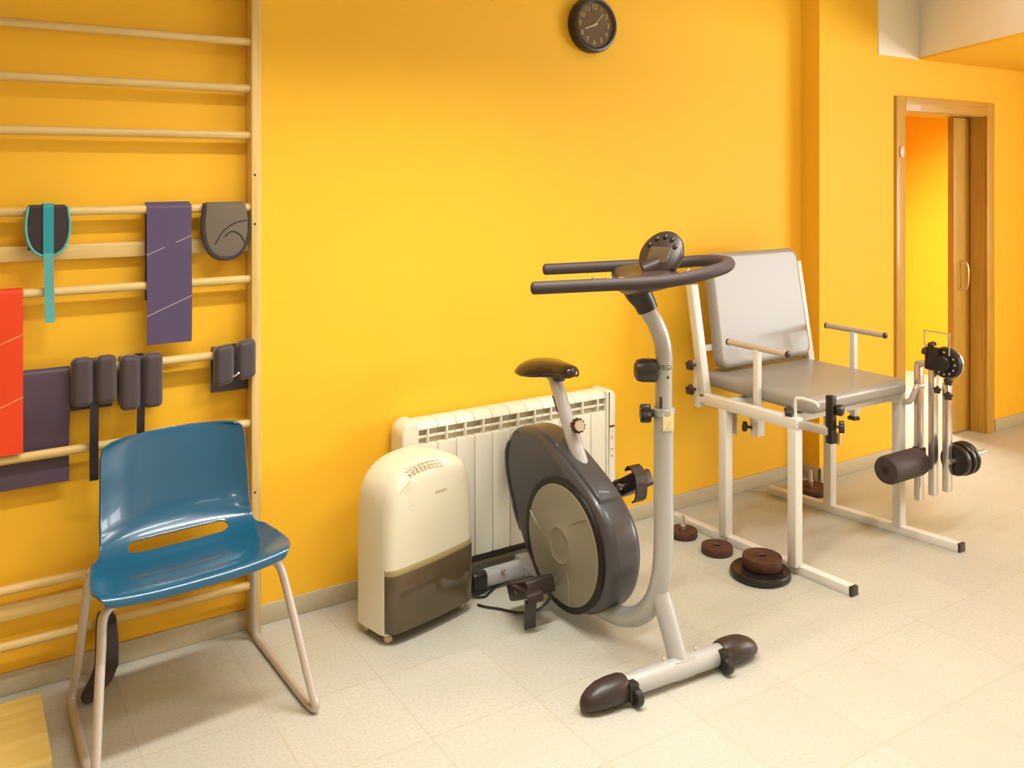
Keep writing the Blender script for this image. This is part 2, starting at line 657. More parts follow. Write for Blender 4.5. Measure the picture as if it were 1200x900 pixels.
# ------------------------------------------------------------------ stall bars
BY = -.05
ladder = thing('wall_bars', (.4, -.03, 0), 'pine wall bars with round rungs fixed to the yellow wall at left', 'wall bars')
for x in (-.14, .882):
    b = nb(); box(b, (x, -.075, 0), (x + .034, -.001, 2.55), .004); obj('upright', b, M['pine_v'], ladder)
RZ = [2.39, 2.226, 2.063, 1.90, 1.737, 1.487, 1.237, .984, .736, .340, .170]
for z in RZ:
    b = nb(); tube(b, [(-.108, BY, z), (.884, BY, z)], .0145, 18, smooth=False); obj('rung', b, M['pine'], ladder)
for z in (1.357, .262):
    b = nb(); box(b, (-.108, -.032, z - .024), (.884, -.010, z + .024), .003); obj('cross_board', b, M['pine'], ladder)
for z in (1.60, 1.43, 2.3, .5):
    b = nb(); lathe(b, [(.0042, 0), (.0042, .001), (.002, .0015)], (.893, -.075, z), (0, -1, 0), 10)
    obj('screw', b, M['rust'], ladder)


def over_bar(zb, y0=BY, r=.0165, back=.05, front=None):
    """path from behind a rung over its top to the front"""
    p = [(y0 + r, zb - back), (y0 + r, zb - .002)]
    for k in range(1, 6):
        a = PI * k / 6
        p.append((y0 + r * math.cos(a), zb + r * math.sin(a)))
    p.append((y0 - r, zb - .004))
    return p


# purple resistance band
p = over_bar(1.487, back=.30) + [(-.0675, 1.40), (-.069, 1.27), (-.071, 1.15), (-.069, 1.045)]
b = nb(); ribbon(b, p, .543, .684, .002, 5, 10, .0012)
setp(obj('resistance_band', b, M['purple_band'], loc=(.61, BY, 1.487)), 'purple resistance band hanging alone from the fourth visible rung', 'exercise band')
# red band
p = over_bar(1.237, r=.0175, back=.18) + [(-.070, 1.15), (-.0715, 1.0), (-.0725, .9), (-.0735, .80), (-.0735, .755)]
b = nb(); ribbon(b, p, .04, .190, .002, 5, 10, .0008)
setp(obj('resistance_band', b, M['red_band'], loc=(.11, BY, 1.237)), 'bright red resistance band hanging at the left edge of the wall bars', 'exercise band')
# plum band, tucked behind the lower rung
p = over_bar(.984, back=.1) + [(-.066, .93), (-.060, .87), (-.040, .79), (-.031, .74), (-.033, .69), (-.038, .638)]
b = nb(); ribbon(b, p, .085, .319, .002, 6, 10, .0008)
setp(obj('resistance_band', b, M['plum_band'], loc=(.2, BY, .984)), 'wide plum resistance band partly behind the red one, tucked behind a rung', 'exercise band')

# ankle cuff with turquoise strap
cuff = thing('ankle_cuff', (.257, -.06, 1.45), 'rounded black cuff with turquoise strap hanging on the wall bars', 'ankle strap')


def shield(x0, x1, z0, z1, n=18, tip=.5):
    """flat-topped pad outline with a round bottom (x, z)"""
    xc, h = (x0 + x1) / 2, (x1 - x0) / 2
    out = [(x0 + .10 * h, z1), (x1 - .10 * h, z1)]
    zm = z0 + (z1 - z0) * .58
    out.append((x1, zm + (z1 - zm) * .3))
    for k in range(n + 1):
        a = -PI * k / n
        out.append((xc + h * math.copysign(abs(math.cos(a)) ** .8, math.cos(a)), zm + (zm - z0) * math.sin(a)))
    out.append((x0, zm + (z1 - zm) * .3))
    return out


def pad_over(bm, outl, zb, y0, th, bev):
    slab(bm, outl, lambda u, v, t: V((u, t, v)), y0, y0 - th, bev)


b = nb(); pad_over(b, shield(.197, .316, 1.352, 1.503), 1.487, -.064, .016, .006)
ribbon(b, over_bar(1.487, r=.018, back=.12), .205, .306, .006, 4, 6)
obj('cuff_pad', b, M['neoprene'], cuff)
b = nb()
o_ = shield(.1965, .3165, 1.351, 1.503)
pts = [V((u, -.0795, v)) for u, v in o_[1:] + o_[:1]]
tube(b, pts, .0042, 8, smooth=False)
obj('piping', b, M['teal_light'], cuff, label='pale turquoise edge piping')
b = nb()
ribbon(b, over_bar(1.487, r=.0235, back=.06)[:-2] + [(-.070, 1.511), (-.0815, 1.502), (-.0825, 1.44), (-.0835, 1.36)], .243, .272, .003, 5, 4)
obj('strap', b, M['teal'], cuff, label='turquoise strap')
b = nb()
ribbon(b, [(-.0825, 1.372), (-.083, 1.34), (-.078, 1.27), (-.074, 1.21), (-.076, 1.146)], .243, .270, .003, 5, 4, skew=.006)
obj('strap_tail', b, M['teal_light'], cuff, label='pale turquoise strap tail')

# taupe pad
tp = thing('foot_pad', (.8, -.06, 1.42), 'taupe rounded pad with dark edging hanging beside the right upright', 'padded strap')
b = nb(); pad_over(b, shield(.722, .868, 1.318, 1.500), 1.487, -.064, .018, .007)
ribbon(b, over_bar(1.487, r=.018, back=.12), .735, .860, .006, 4, 6)
obj('pad', b, M['grey_pad'], tp)
b = nb()
o_ = shield(.717, .872, 1.314, 1.505)
tube(b, [V((u, -.073, v)) for u, v in o_[2:] + o_[:1]], .0068, 8, smooth=False)
obj('edging', b, M['neoprene'], tp, label='dark edging')
b = nb()
tube(b, [(.757, -.0825, 1.365), (.785, -.083, 1.41), (.825, -.083, 1.437), (.864, -.0825, 1.445)], .0022, 6)
tube(b, [(.790, -.083, 1.392), (.812, -.083, 1.408), (.838, -.083, 1.398), (.856, -.0825, 1.37)], .0022, 6)
obj('stitched_seam', b, M['neoprene'], tp)


def ankle_weight(x0, x1, zt, zbm, tail, label, sx0, sx1, zb=.984, tilt=0.0, tails=True):
    t = thing('ankle_weight', ((x0 + x1) / 2, -.07, zb), label, 'ankle weight', 'strap-on ankle weights hanging on the wall bars')
    b = nb()
    for (u0, u1) in ((x0, x0 + (x1 - x0) * .46), (x1 - (x1 - x0) * .46, x1)):
        o_ = rrect(u0, zbm, u1, zt, .018)
        slab(b, o_, lambda u, v, q: V((u, q, v + tilt * (u - x0))), -.060, -.104, .017, 5)
    vs = box(b, (x0 + .012, -.078, zbm + .012), (x1 - .012, -.064, zt - .01), .004)
    ribbon(b, over_bar(zb, r=.024, back=.13), x0 + .004, x1 - .004, .014, 4, 8)
    obj('weight_pouch', b, M['purple_weight'], t, angle=50)
    b = nb()
    path = over_bar(zb, r=.033, back=.04) + [(-.086, zb - .06), (-.087, zbm + .01)] + tail
    ribbon(b, path, sx0, sx1, .003, 5, 4)
    obj('strap', b, M['black_strap'], t)
    return t


ankle_weight(.320, .449, 1.030, .878, [(-.084, .82), (-.079, .74), (-.077, .70), (-.082, .66), (-.080, .638)],
             'dark padded weight with a long dangling strap, left of two above the blue chair', .372, .398)
ankle_weight(.459, .588, 1.022, .846, [(-.084, .82), (-.080, .765)],
             'dark padded weight with a shorter strap, right of two above the blue chair', .510, .534)
t = ankle_weight(.752, .892, 1.018, .885, [], 'small dark padded weight hanging by itself next to the right upright', .806, .838, tilt=.14)
b = nb(); tube(b, [(.803, -.093, .921), (.812, -.099, .917), (.826, -.099, .922), (.836, -.093, .934)], .003, 6)
obj('buckle_ring', b, M['chrome'], t, label='small metal ring')

# dark sock-like cuff hanging to the floor
b = nb()
prof = [(.422, -.040, .196, .024, .010), (.420, -.078, .188, .030, .020), (.420, -.092, .150, .033, .022), (.420, -.098, .10, .035, .024), (.416, -.11, .06, .036, .026),
        (.400, -.13, .035, .035, .026), (.380, -.155, .026, .032, .024), (.362, -.185, .022, .028, .021), (.350, -.20, .018, .012, .012)]
rings = []
for (x, y, z, rx, ry) in prof:
    rings.append([V((x + rx * math.cos(2 * PI * k / 18), y + ry * .5 * math.sin(2 * PI * k / 18), z + ry * .8 * math.sin(2 * PI * k / 18))) for k in range(18)])
loft(b, rings)
bmesh.ops.subdivide_edges(b, edges=b.edges[:], cuts=1, use_grid_fill=True, smooth=.6)
ribbon(b, [(-.033, .10), (-.033, .165), (-.04, .188), (-.05, .1905), (-.066, .188), (-.08, .17)], .40, .445, .007, 4, 5)
setp(obj('ankle_cuff', b, M['neoprene'], loc=(.41, -.1, .1), angle=60), 'black fabric cuff drooping from the lowest rung to the floor behind the blue chair', 'ankle strap')

# wooden board at the lower left
b = nb()
slab(b, rrect(-.36, -.50, .232, -.145, .012), lambda u, v, t: V((u, v, t)), .001, .055, .006, 2)
st = thing('wooden_platform', (-.06, -.32, 0), 'low yellow plywood platform on the floor below the wall bars', 'platform')
obj('board', b, M['ply'], st)

# ------------------------------------------------------------------ blue chair
chair = thing('stacking_chair', (.61, -.36, 0), 'blue moulded plastic chair with a slotted seat and steel sled legs', 'chair')
ang = math.radians(5)
LAT, FWD = V((math.cos(ang), math.sin(ang), 0)), V((-.055, -.998, 0))
CO = V((.600, -.365, 0))
prof = cat([V((q[0], q[1], 0)) for q in [(.243, .458), (.250, .472), (.240, .485), (.20, .484), (.12, .472), (.03, .458), (-.05, .455), (-.11, .466), (-.155, .492), (-.187, .54),
            (-.207, .61), (-.222, .69), (-.235, .757), (-.244, .784)]], 6)
L = [0]
for a_, c_ in zip(prof[:-1], prof[1:]): L.append(L[-1] + (c_ - a_).length)
TOT = L[-1]


def prof_at(s):
    s = max(0, min(TOT, s))
    for i in range(len(L) - 1):
        if s <= L[i + 1]:
            q = (s - L[i]) / max(1e-9, L[i + 1] - L[i])
            p = prof[i].lerp(prof[i + 1], q)
            return p.x, p.y
    return prof[-1].x, prof[-1].y


S_J = L[[i for i in range(len(prof)) if prof[i].x < -.15][0]]   # arclength at the bend


def half_w(s):
    k = s / TOT
    pts = [(0, .238), (.05, .262), (.12, .276), (.30, .270), (.42, .262), (.50, .240), (.56, .232), (.70, .229), (.85, .226), (.93, .224), (.965, .220), (.985, .211), (1, .192)]
    for i in range(len(pts) - 1):
        (a0, w0), (a1, w1) = pts[i], pts[i + 1]
        if k <= a1:
            m0 = (w1 - pts[i - 1][1]) / (a1 - pts[i - 1][0]) if i else (w1 - w0) / (a1 - a0)
            m1 = (pts[i + 2][1] - w0) / (pts[i + 2][0] - a0) if i + 2 < len(pts) else (w1 - w0) / (a1 - a0)
            h, t = a1 - a0, (k - a0) / (a1 - a0)
            return (2 * t ** 3 - 3 * t * t + 1) * w0 + (t ** 3 - 2 * t * t + t) * h * m0 + (3 * t * t - 2 * t ** 3) * w1 + (t ** 3 - t * t) * h * m1
    return pts[-1][1]


def shell(u, s):
    """u in -1..1 across, s arclength"""
    f, z = prof_at(s)
    hw = half_w(s)
    k = s / TOT
    back = min(1, max(0, (k - .44) / .2))
    au = abs(u)
    f += back * .050 * au ** 2.6
    z += (1 - back) * (.016 * au ** 3 - .010 * (1 - au ** 2) * min(1, k / .15)) + (1 - back) * max(0, 1 - abs(k - .30) / .2) * .010 * au ** 6
    z -= max(0, k - .88) / .12 * .006 * au ** 2
    return CO + LAT * (u * hw) + FWD * f + V((0, 0, z))


NU, NS = 100, 136
b = nb()
hs0, hs1 = S_J - .064, S_J - .014       # slot between seat and back
hc, hr = (hs0 + hs1) / 2, (hs1 - hs0) / 2
HU = .128


def sdf(x, s):
    return math.hypot(max(0, abs(x) - HU), s - hc) - hr


grid = []
for j in range(NS + 1):
    row = []
    for i in range(NU + 1):
        u, s = -1 + 2 * i / NU, TOT * j / NS
        hw = half_w(s)
        x = u * hw
        d = sdf(x, s)
        if abs(d) < .0034:
            dx = (sdf(x + 1e-4, s) - sdf(x - 1e-4, s)) / 2e-4
            dy = (sdf(x, s + 1e-4) - sdf(x, s - 1e-4)) / 2e-4
            x -= d * dx
            s -= d * dy
            d = 0
            u = x / half_w(s)
        row.append((b.verts.new(shell(u, s)), d))
    grid.append(row)
for j in range(NS):
    for i in range(NU):
        q = [grid[j][i], grid[j][i + 1], grid[j + 1][i + 1], grid[j + 1][i]]
        if all(k[1] <= 1e-6 for k in q): continue
        b.faces.new([k[0] for k in q])
for v in [v for v in b.verts if not v.link_faces]: b.verts.remove(v)
sh = obj('seat_shell', b, M['blue'], chair, angle=80)
md = sh.modifiers.new('thick', 'SOLIDIFY'); md.thickness = .007; md.offset = 0
md = sh.modifiers.new('round', 'BEVEL'); md.width = .003; md.segments = 2; md.limit_method = 'ANGLE'; md.angle_limit = math.radians(50)
# sled legs
RR = .0125
b = nb()
tube(b, [(.70, -.46, .436), (.80, -.487, .438), (.838, -.503, .425), (.862, -.530, .33), (.905, -.598, .08), (.916, -.612, .03), (.912, -.59, .0135),
         (.905, -.50, .013), (.893, -.20, .013), (.890, -.125, .014), (.888, -.102, .035), (.878, -.115, .12), (.858, -.185, .39), (.846, -.215, .415), (.828, -.26, .424), (.815, -.35, .430), (.80, -.44, .432)], RR, 14, 8)
obj('sled_leg', b, M['chair_metal'], chair)
b = nb()
tube(b, [(.52, -.49, .436), (.41, -.525, .438), (.352, -.550, .425), (.340, -.570, .33), (.318, -.640, .08), (.314, -.655, .03), (.312, -.635, .0135),
         (.312, -.55, .013), (.310, -.27, .013), (.311, -.195, .014), (.313, -.175, .035), (.326, -.185, .12), (.350, -.235, .39), (.358, -.255, .415), (.368, -.30, .424), (.385, -.38, .430), (.40, -.47, .432)], RR, 14, 8)
obj('sled_leg', b, M['chair_metal'], chair)
b = nb(); tube(b, [(.50, -.488, .436), (.72, -.465, .436)], RR, 12, smooth=False); obj('cross_tube', b, M['chair_metal'], chair)
b = nb(); tube(b, [(.382, -.375, .430), (.814, -.34, .430)], RR, 12, smooth=False); obj('cross_tube', b, M['chair_metal'], chair)

# ------------------------------------------------------------------ radiator
rad = thing('radiator', (1.95, -.08, .1), 'cream panelled radiator on the yellow wall behind the exercise bike', 'radiator')
RX0, RX1, RY, RZ0, RZ1 = 1.432, 2.462, -.118, .095, .660
b = nb()
slab(b, rrect(RX0 + .03, RZ0 + .02, RX1 - .03, RZ1 - .012, .02), lambda u, v, t: V((u, t, v)), -.022, -.088, .006)
obj('body', b, M['cream'], rad)
b = nb(); box(b, (RX0 + .06, -.094, .566), (RX1 - .05, -.089, .632)); obj('slot_shade_back', b, M['slot'], rad)  # tan panel: the shade inside the slots put into its colour
NSEC = 11
x0, x1 = RX0 + .072, RX1 - .052
pw = (x1 - x0) / NSEC
yz = [(-.020, .640), (-.024, .652), (-.040, .659), (-.075, .659), (-.098, .654), (-.110, .644), (-.117, .630), (-.108, .624), (-.095, .632), (-.05, .640)]
for k in range(NSEC):
    a0, a1 = x0 + k * pw, x0 + (k + 1) * pw
    b = nb()
    box(b, (a0 + .0016, RY, RZ0), (a1 - .0016, -.085, .572), .004)
    slab(b, yz, lambda u, v, t: V((t, u, v)), a0 + .0012, a1 - .0012, .003, 2)
    bar(b, (a0 + .001, -.101, .598), (a1 - .001, -.101, .598), .014, .010, .002)     # louvre
    xm = a0 + .5 * pw
    box(b, (xm - .004, -.116, .568), (xm + .004, -.092, .634), .002)            # rib
    obj('section', b, M['cream'], rad)
for nm, a0, a1 in (('end_cap', RX0, x0), ('control_cap', x1, RX1)):
    b = nb()
    rr_ = [.014, .014, .05, .014] if nm == 'end_cap' else [.014, .04, .014, .014]
    slab(b, rrect(a0, RZ0 - .006, a1, RZ1 + .003, rr_), lambda u, v, t: V((u, t, v)), -.016, RY - .006, .010)
    e = obj(nm, b, M['cream'], rad)
b = nb(); box(b, (x1 + .014, RY - .0085, .500), (x1 + .042, RY - .0055, .508), .001)
obj('display', b, M['red_led'], e)
for z in (.455, .405, .375):
    b = nb(); lathe(b, [(.004, 0), (.004, .003)], (x1 + .028, RY - .006, z), (0, -1, 0), 12)
    obj('button', b, M['slot'], e)
for x in (1.6, 2.3):
    b = nb(); box(b, (x - .02, -.03, .2), (x + .02, -.001, .26), .003)
    obj('wall_bracket', b, M['cream'], rad)
b = nb(); box(b, (RX0 + .05, -.112, .066), (RX1 - .04, -.03, .0945), .004); obj('under_shade_strip', b, M['dark'], rad)  # dark strip puts the shade below the radiator into a solid piece

# ------------------------------------------------------------------ dehumidifier
dh = thing('dehumidifier', (1.44, -.25, 0), 'ivory dehumidifier with a smoky brown tank standing in front of the radiator', 'dehumidifier')
A = math.radians(13)
AX, BX = V((math.cos(A), math.sin(A), 0)), V((-math.sin(A), math.cos(A), 0))
DO = V((1.240, -.385, 0))
W_, D_ = .402, .165


def dhp(a, z, d):
    return DO + AX * a + BX * d + V((0, 0, z))


def dh_outline(z0):
    W = W_
    up = cat([V((q[0], q[1], 0)) for q in [(W, .22), (W - .004, .38), (W - .014, .48), (W - .045, .555), (W - .115, .594), (.205, .602), (.115, .593), (.050, .560), (.012, .50), (.001, .38), (0, .22)]], 6)
    low = [V((0, .22 - (.22 - z0) * k / 5, 0)) for k in range(1, 6)]
    low += [V((W * k / 16, z0, 0)) for k in range(1, 17)]
    low += [V((W, z0 + (.22 - z0) * k / 5, 0)) for k in range(1, 5)]
    return up + low


def bow(u):
    return .014 * (1 - ((u - W_ / 2) / (W_ / 2)) ** 2)


o_ = [(p.x, p.y) for p in dh_outline(.035)]
b = nb()
oi = o_ if area2(o_) > 0 else o_[::-1]
FT = [(0, .022), (.003, .008), (.008, -.003), (.016, -.012), (.027, -.018), (.040, -.0205), (.06, -.0215)]


def front_t(u):
    i_ = min(u, W_ - u)
    t = FT[-1][1]
    for (a0, t0), (a1, t1) in zip(FT[:-1], FT[1:]):
        if i_ <= a1:
            t = t0 + (t1 - t0) * (i_ - a0) / (a1 - a0)
            break
    return t - bow(u) * .8 * (1 if t < .005 else 0)


rings = []
oc = offset2(oi, .06)
for q in (.02, .25, .5, .75, .93):
    oo = [(W_ / 2 + (u - W_ / 2) * q, .33 + (v - .33) * q) for u, v in oc]
    rings.append([dhp(u, v, -.0215 - bow(u) * .8) for u, v in oo])
for ins, t in FT[::-1] + [(0, D_ - .02), (.003, D_ - .010), (.009, D_ - .004), (.020, D_)]:
    oo = offset2(oi, ins)
    rings.append([dhp(u, v, t - (bow(u) * .8 if t < .005 else 0)) for u, v in oo])
loft(b, rings)
obj('casing', b, M['ivory'], dh, angle=60)
nn = 48
for nm_, m_, levels in (('water_tank', 'smoke', ((.040, .004), (.044, -.004), (.12, -.0065), (.246, -.0065), (.249, -.004))), ('tank_rim', 'olive_lip', ((.249, -.003), (.262, -.0045), (.270, .001)))):
    b = nb()
    rings = []
    for z, pr in levels:
        us = [.004 + (W_ - .008) * k / nn for k in range(nn + 1)]
        front = [dhp(u, z + (.010 * (1 - u / W_) * -1 if z > .24 else 0), front_t(u) + pr) for u in us]
        back = [dhp(u, z + (.010 * (1 - u / W_) * -1 if z > .24 else 0), .05) for u in us[::-1]]
        rings.append(front + back)
    loft(b, rings)
    obj(nm_, b, M[m_], dh, angle=50)
b = nb()
box(b, (-.16, -.08, .022), (.16, .08, .036), .003, None)
bmesh.ops.transform(b, matrix=frame(AX, BX, (0, 0, 1), dhp(W_ / 2, 0, D_ / 2)), verts=b.verts)
obj('base', b, M['dark'], dh)
for (a_, d_) in ((.030, .02), (W_ - .035, .02), (.03, D_ - .03), (W_ - .035, D_ - .03)):
    b = nb()
    c_ = dhp(a_, .0135, d_)
    lathe(b, [(.006, -.011), (.0125, -.009), (.0135, 0), (.0125, .009), (.006, .011)], c_, AX, 18)
    box(b, c_ + V((-.007, -.007, .009)), c_ + V((.007, .007, .024)), .002)
    obj('caster', b, M['vent'], dh)
b = nb()
for r_ in range(3):
    for k in range(9):
        u, v = .085 + k * .017 + r_ * .004, .590 - .009 * r_ + .006 * math.sin(PI * k / 8)
        c_ = dhp(u, v, front_t(.012 + .011 * r_) + bow(.012 + .011 * r_) * .8 - bow(u) * .8)
        vs = box(b, (-.0062, -.003, -.0022), (.0062, .003, .0022), .001)
        bmesh.ops.transform(b, matrix=frame(AX, BX, (0, 0, 1), c_), verts=vs)
for k in range(7):
    u0, z0, u1, z1 = .050 + .005 * k, .515 - .013 * k, .090 + .002 * k, .552 - .017 * k
    bar(b, dhp(u0, z0, -.0185 - bow(u0) * .8), dhp(u1, z1, -.0215 - bow(u1) * .8), .003, .003, .0008)
obj('vent_grille', b, M['vent'], dh)
b = nb()
vs = box(b, (-.026, -.0015, -.004), (.026, .0015, .004), .001)
bmesh.ops.transform(b, matrix=frame(AX, BX, (0, 0, 1), dhp(.225, .485, -.022 - bow(.225) * .8)), verts=vs)
obj('badge', b, M['slot'], dh, label='small dark badge')
b = nb()
tube(b, [dhp(W_ - .02, .02, D_ - .05), (1.69, -.262, .007), (1.735, -.250, .006), (1.79, -.215, .006), (1.84, -.195, .006), (1.875, -.175, .006)], .0045, 8)
obj('power_cord', b, M['black'], dh)
b = nb()
tube(b, [(1.652, -.305, .006), (1.668, -.335, .006), (1.70, -.372, .006), (1.757, -.444, .006), (1.83, -.455, .006), (1.92, -.40, .006), (2.05, -.30, .006), (2.2, -.08, .01)], .0045, 8)
setp(obj('cable', b, M['black'], loc=(1.8, -.4, 0)), 'thin black cable lying on the floor under the bike pedal', 'cable')

# ------------------------------------------------------------------ exercise bike
bike = thing('exercise_bike', (1.93, -.6, 0), 'silver and charcoal upright exercise bike with swivelled handlebar', 'exercise bike')
BXC = 1.93


def yzp(y, z, x):
    return V((x, y, z))


body_ol = cat([V((q[0], q[1], 0)) for q in [(-.30, .632), (-.20, .590), (-.150, .490), (-.175, .375), (-.24, .245), (-.34, .120), (-.46, .060), (-.59, .045), (-.71, .075), (-.80, .160),
               (-.835, .275), (-.815, .385), (-.74, .470), (-.63, .535), (-.51, .590), (-.40, .630)]], 5, True)
body_ol = [(p.x, p.y) for p in body_ol]
b = nb(); slab(b, body_ol, yzp, BXC - .072, BXC + .072, .036, 7)
shroud = obj('shroud', b, M['body'], bike, angle=60)
# raised hood along the top front, ending in a lip
top = [p for p in cat([V((q[0], q[1], 0)) for q in [(-.815, .385), (-.74, .470), (-.63, .535), (-.51, .590), (-.40, .630), (-.30, .632)]], 6)]
top = [p for p in top if -.745 < p.x < -.47]
outer = [(p.x - .004, p.y + .012) for p in top]
inner = [(p.x, p.y - .06) for p in top][::-1]
b = nb(); slab(b, outer + inner, yzp, BXC - .050, BXC + .050, .012, 4)
obj('hood', b, M['body'], shroud, angle=50)
for i in range(4):
    b = nb()
    o2 = [(y, z) for y, z in body_ol if y > -.33 and z > .14 + .02 * i]
    path = [V((BXC - .0735 + .006 * i - .002, y - .030 + .010 * i, z)) for y, z in o2 if y > -.30]
    path.sort(key=lambda v: v.z)
    path = [v for v in path if v.z < .56 - .01 * i and v.y > -.26]
    if len(path) > 3:
        tube(b, path, .0035, 6, smooth=False)
        obj('moulded_rib', b, M['body'], shroud)
    else:
        b.free()
DC = V((BXC - .076, -.567, .277))
b = nb()
lathe(b, [(.232, .006), (.232, -.002), (.224, -.004), (.214, -.004)], DC, (-1, 0, 0), 64)
obj('disc_surround', b, M['black'], shroud)
b = nb()
lathe(b, [(.211, -.01), (.211, .004), (.207, .008), (.15, .013), (.07, .017), (.062, .020), (.056, .018), (.03, .019), (.001, .0195)], DC, (-1, 0, 0), 72)
for k in range(3):
    a = PI / 2 + 2 * PI * k / 3 + .5
    pts = [DC + V((-.0150 + .0045 * (r / .2), r * math.cos(a + (r - .06) * 2.2), r * math.sin(a + (r - .06) * 2.2))) for r in (.06, .10, .14, .18, .205)]
    tube(b, pts, .0035, 6)
obj('crank_disc', b, M['disc'], bike, label='round taupe crank cover')
# pedals
PL = V((0, -.500, .120))


def pedal(xa, xb, c, tilt, strap):
    """xa: inner end of the axle, xb: outer end"""
    s = 1 if xb > xa else -1
    b = nb()
    lathe(b, [(.012, 0), (.012, .006), (.007, .008), (.007, abs(xb - xa))], (xa, c.y, c.z), (s, 0, 0), 16)
    ax_ = obj('pedal_axle', b, M['chrome'], bike)
    b = nb()
    x0_, x1_ = sorted((xa + s * .022, xb))
    R = Matrix.Rotation(tilt, 3, 'X')
    out = rrect(-.085, -.030, .06, .030, [.012, .012, .014, .014])
    slab(b, out, lambda u, v, t: V((t, c.y, c.z)) + R @ V((0, u, v)), x0_, x1_, .007, 3)
    out = rrect(.03, -.030, .072, .034, .012)
    slab(b, out, lambda u, v, t: V((t, c.y, c.z)) + R @ V((0, u, v)), x0_ + .006, x1_ - .006, .006, 3)
    p_ = obj('pedal', b, M['dark'], bike)
    b = nb()
    strap(b)
    obj('pedal_strap', b, M['dark'], p_)


def strapL(b):
    ribbon(b, [(-.600, .135), (-.595, .115), (-.585, .085), (-.572, .050), (-.565, .018), (-.556, .010)], 1.665, 1.712, .006, 6, 4, skew=.03)
    ribbon(b, [(-.605, .120), (-.606, .138), (-.590, .152), (-.545, .152), (-.50, .145)], 1.675, 1.74, .004, 6, 4)


def strapR(b):
    ribbon(b, [(-.700, .425), (-.712, .44), (-.712, .48), (-.70, .515), (-.672, .535)], 2.060, 2.112, .006, 6, 4, skew=.02)
    ribbon(b, [(-.672, .535), (-.655, .538), (-.640, .52)], 2.078, 2.13, .006, 6, 4)


pedal(BXC - .097, 1.695, PL, -.45, strapL)
pedal(2.055, 2.155, V((0, -.632, .462)), -.55, strapR)
b = nb(); bar(b, (2.035, -.567, .277), (2.035, -.632, .462), .018, .026, .005, up=(1, 0, 0))
lathe(b, [(.022, -.03), (.022, .014), (.015, .018)], (2.035, -.567, .277), (1, 0, 0), 20)
obj('crank_arm', b, M['iron'], bike)
# frame
b = nb()
tube(b, [(1.935, -1.003, .845), (1.935, -1.003, .60), (1.935, -1.003, .42), (1.935, -.990, .30), (1.934, -.945, .195), (1.932, -.86, .120), (1.93, -.74, .085), (1.93, -.55, .075), (1.93, -.35, .068), (1.93, -.225, .062)],
     .033, 22, 8, sx=.92, sy=1.0)
lathe(b, [(.034, .83), (.036, .835), (.036, .85), (.031, .853), (.027, .853)], (1.935, -1.003, 0), (0, 0, 1), 28)
main = obj('main_frame', b, M['silver'], bike, angle=50)
b = nb(); tube(b, [(1.938, -.985, .25), (1.950, -1.058, .055)], .031, 22, smooth=False); obj('front_leg', b, M['silver'], bike)
FS0, FS1 = V((1.675, -1.048, .043)), V((2.165, -1.082, .043))
b = nb(); tube(b, [FS0, FS1], .033, 24, smooth=False)
d_ = (FS1 - FS0).normalized()
bar(b, FS0.lerp(FS1, .46), FS0.lerp(FS1, .68), .05, .07, .02)
obj('front_stabilizer', b, M['silver'], bike)
for k in (.44, .70):
    p = FS0.lerp(FS1, k)
    b = nb(); lathe(b, [(.007, .028), (.007, .042), (.004, .045)], p, (0, .25, 1), 12)
    obj('bolt', b, M['chrome'], bike)
for p, s in ((FS0, -1), (FS1, 1)):
    b = nb()
    d2 = d_ * s
    sd = V((-d_.y, d_.x, 0))
    rings = []
    for k, (t, rx, rz) in enumerate([(-.055, .039, .040), (-.04, .043, .043), (.0, .044, .043), (.035, .042, .040), (.065, .036, .032), (.085, .027, .024), (.097, .015, .015), (.101, .003, .006)]):
        ring = []
        for q in range(24):
            a = 2 * PI * q / 24
            zz = math.sin(a) * rz
            zc = .043 - (.043 - rz) * .55
            ring.append(p + d2 * t + sd * (math.cos(a) * rx) + V((0, 0, max(.001, zc + zz) - p.z)))
        rings.append(ring)
    loft(b, rings)
    cp = obj('end_cap', b, M['dark'], bike, angle=60)
    b = nb()
    q = p - d2 * .068
    bar(b, q - sd * .030 - d2 * .012 + V((0, 0, .0)), q - sd * .030 + d2 * .022, .034, .056, .005)
    lathe(b, [(.024, -.012), (.027, -.008), (.027, .008), (.024, .012)], q - sd * .046 - V((0, 0, .012)), d_, 20)
    obj('transport_wheel', b, M['black'], cp)
b = nb(); tube(b, [(1.725, -.208, .045), (2.16, -.208, .045)], .0335, 24, smooth=False); obj('rear_stabilizer', b, M['silver'], bike)
for xa, xb in ((1.672, 1.735), (2.15, 2.213)):
    b = nb(); slab(b, rrect(-.246, .004, -.170, .086, .022), yzp, xa, xb, .008, 3); obj('end_cap', b, M['black'], bike)
b = nb(); box(b, (1.90, -.26, .03), (1.96, -.17, .085), .006); obj('mount_bracket', b, M['silver'], bike)
b = nb(); lathe(b, [(.008, 0), (.008, .012), (.004, .014)], (1.80, -.243, .075), (0, -1, .3), 12)
obj('bolt', b, M['chrome'], bike)
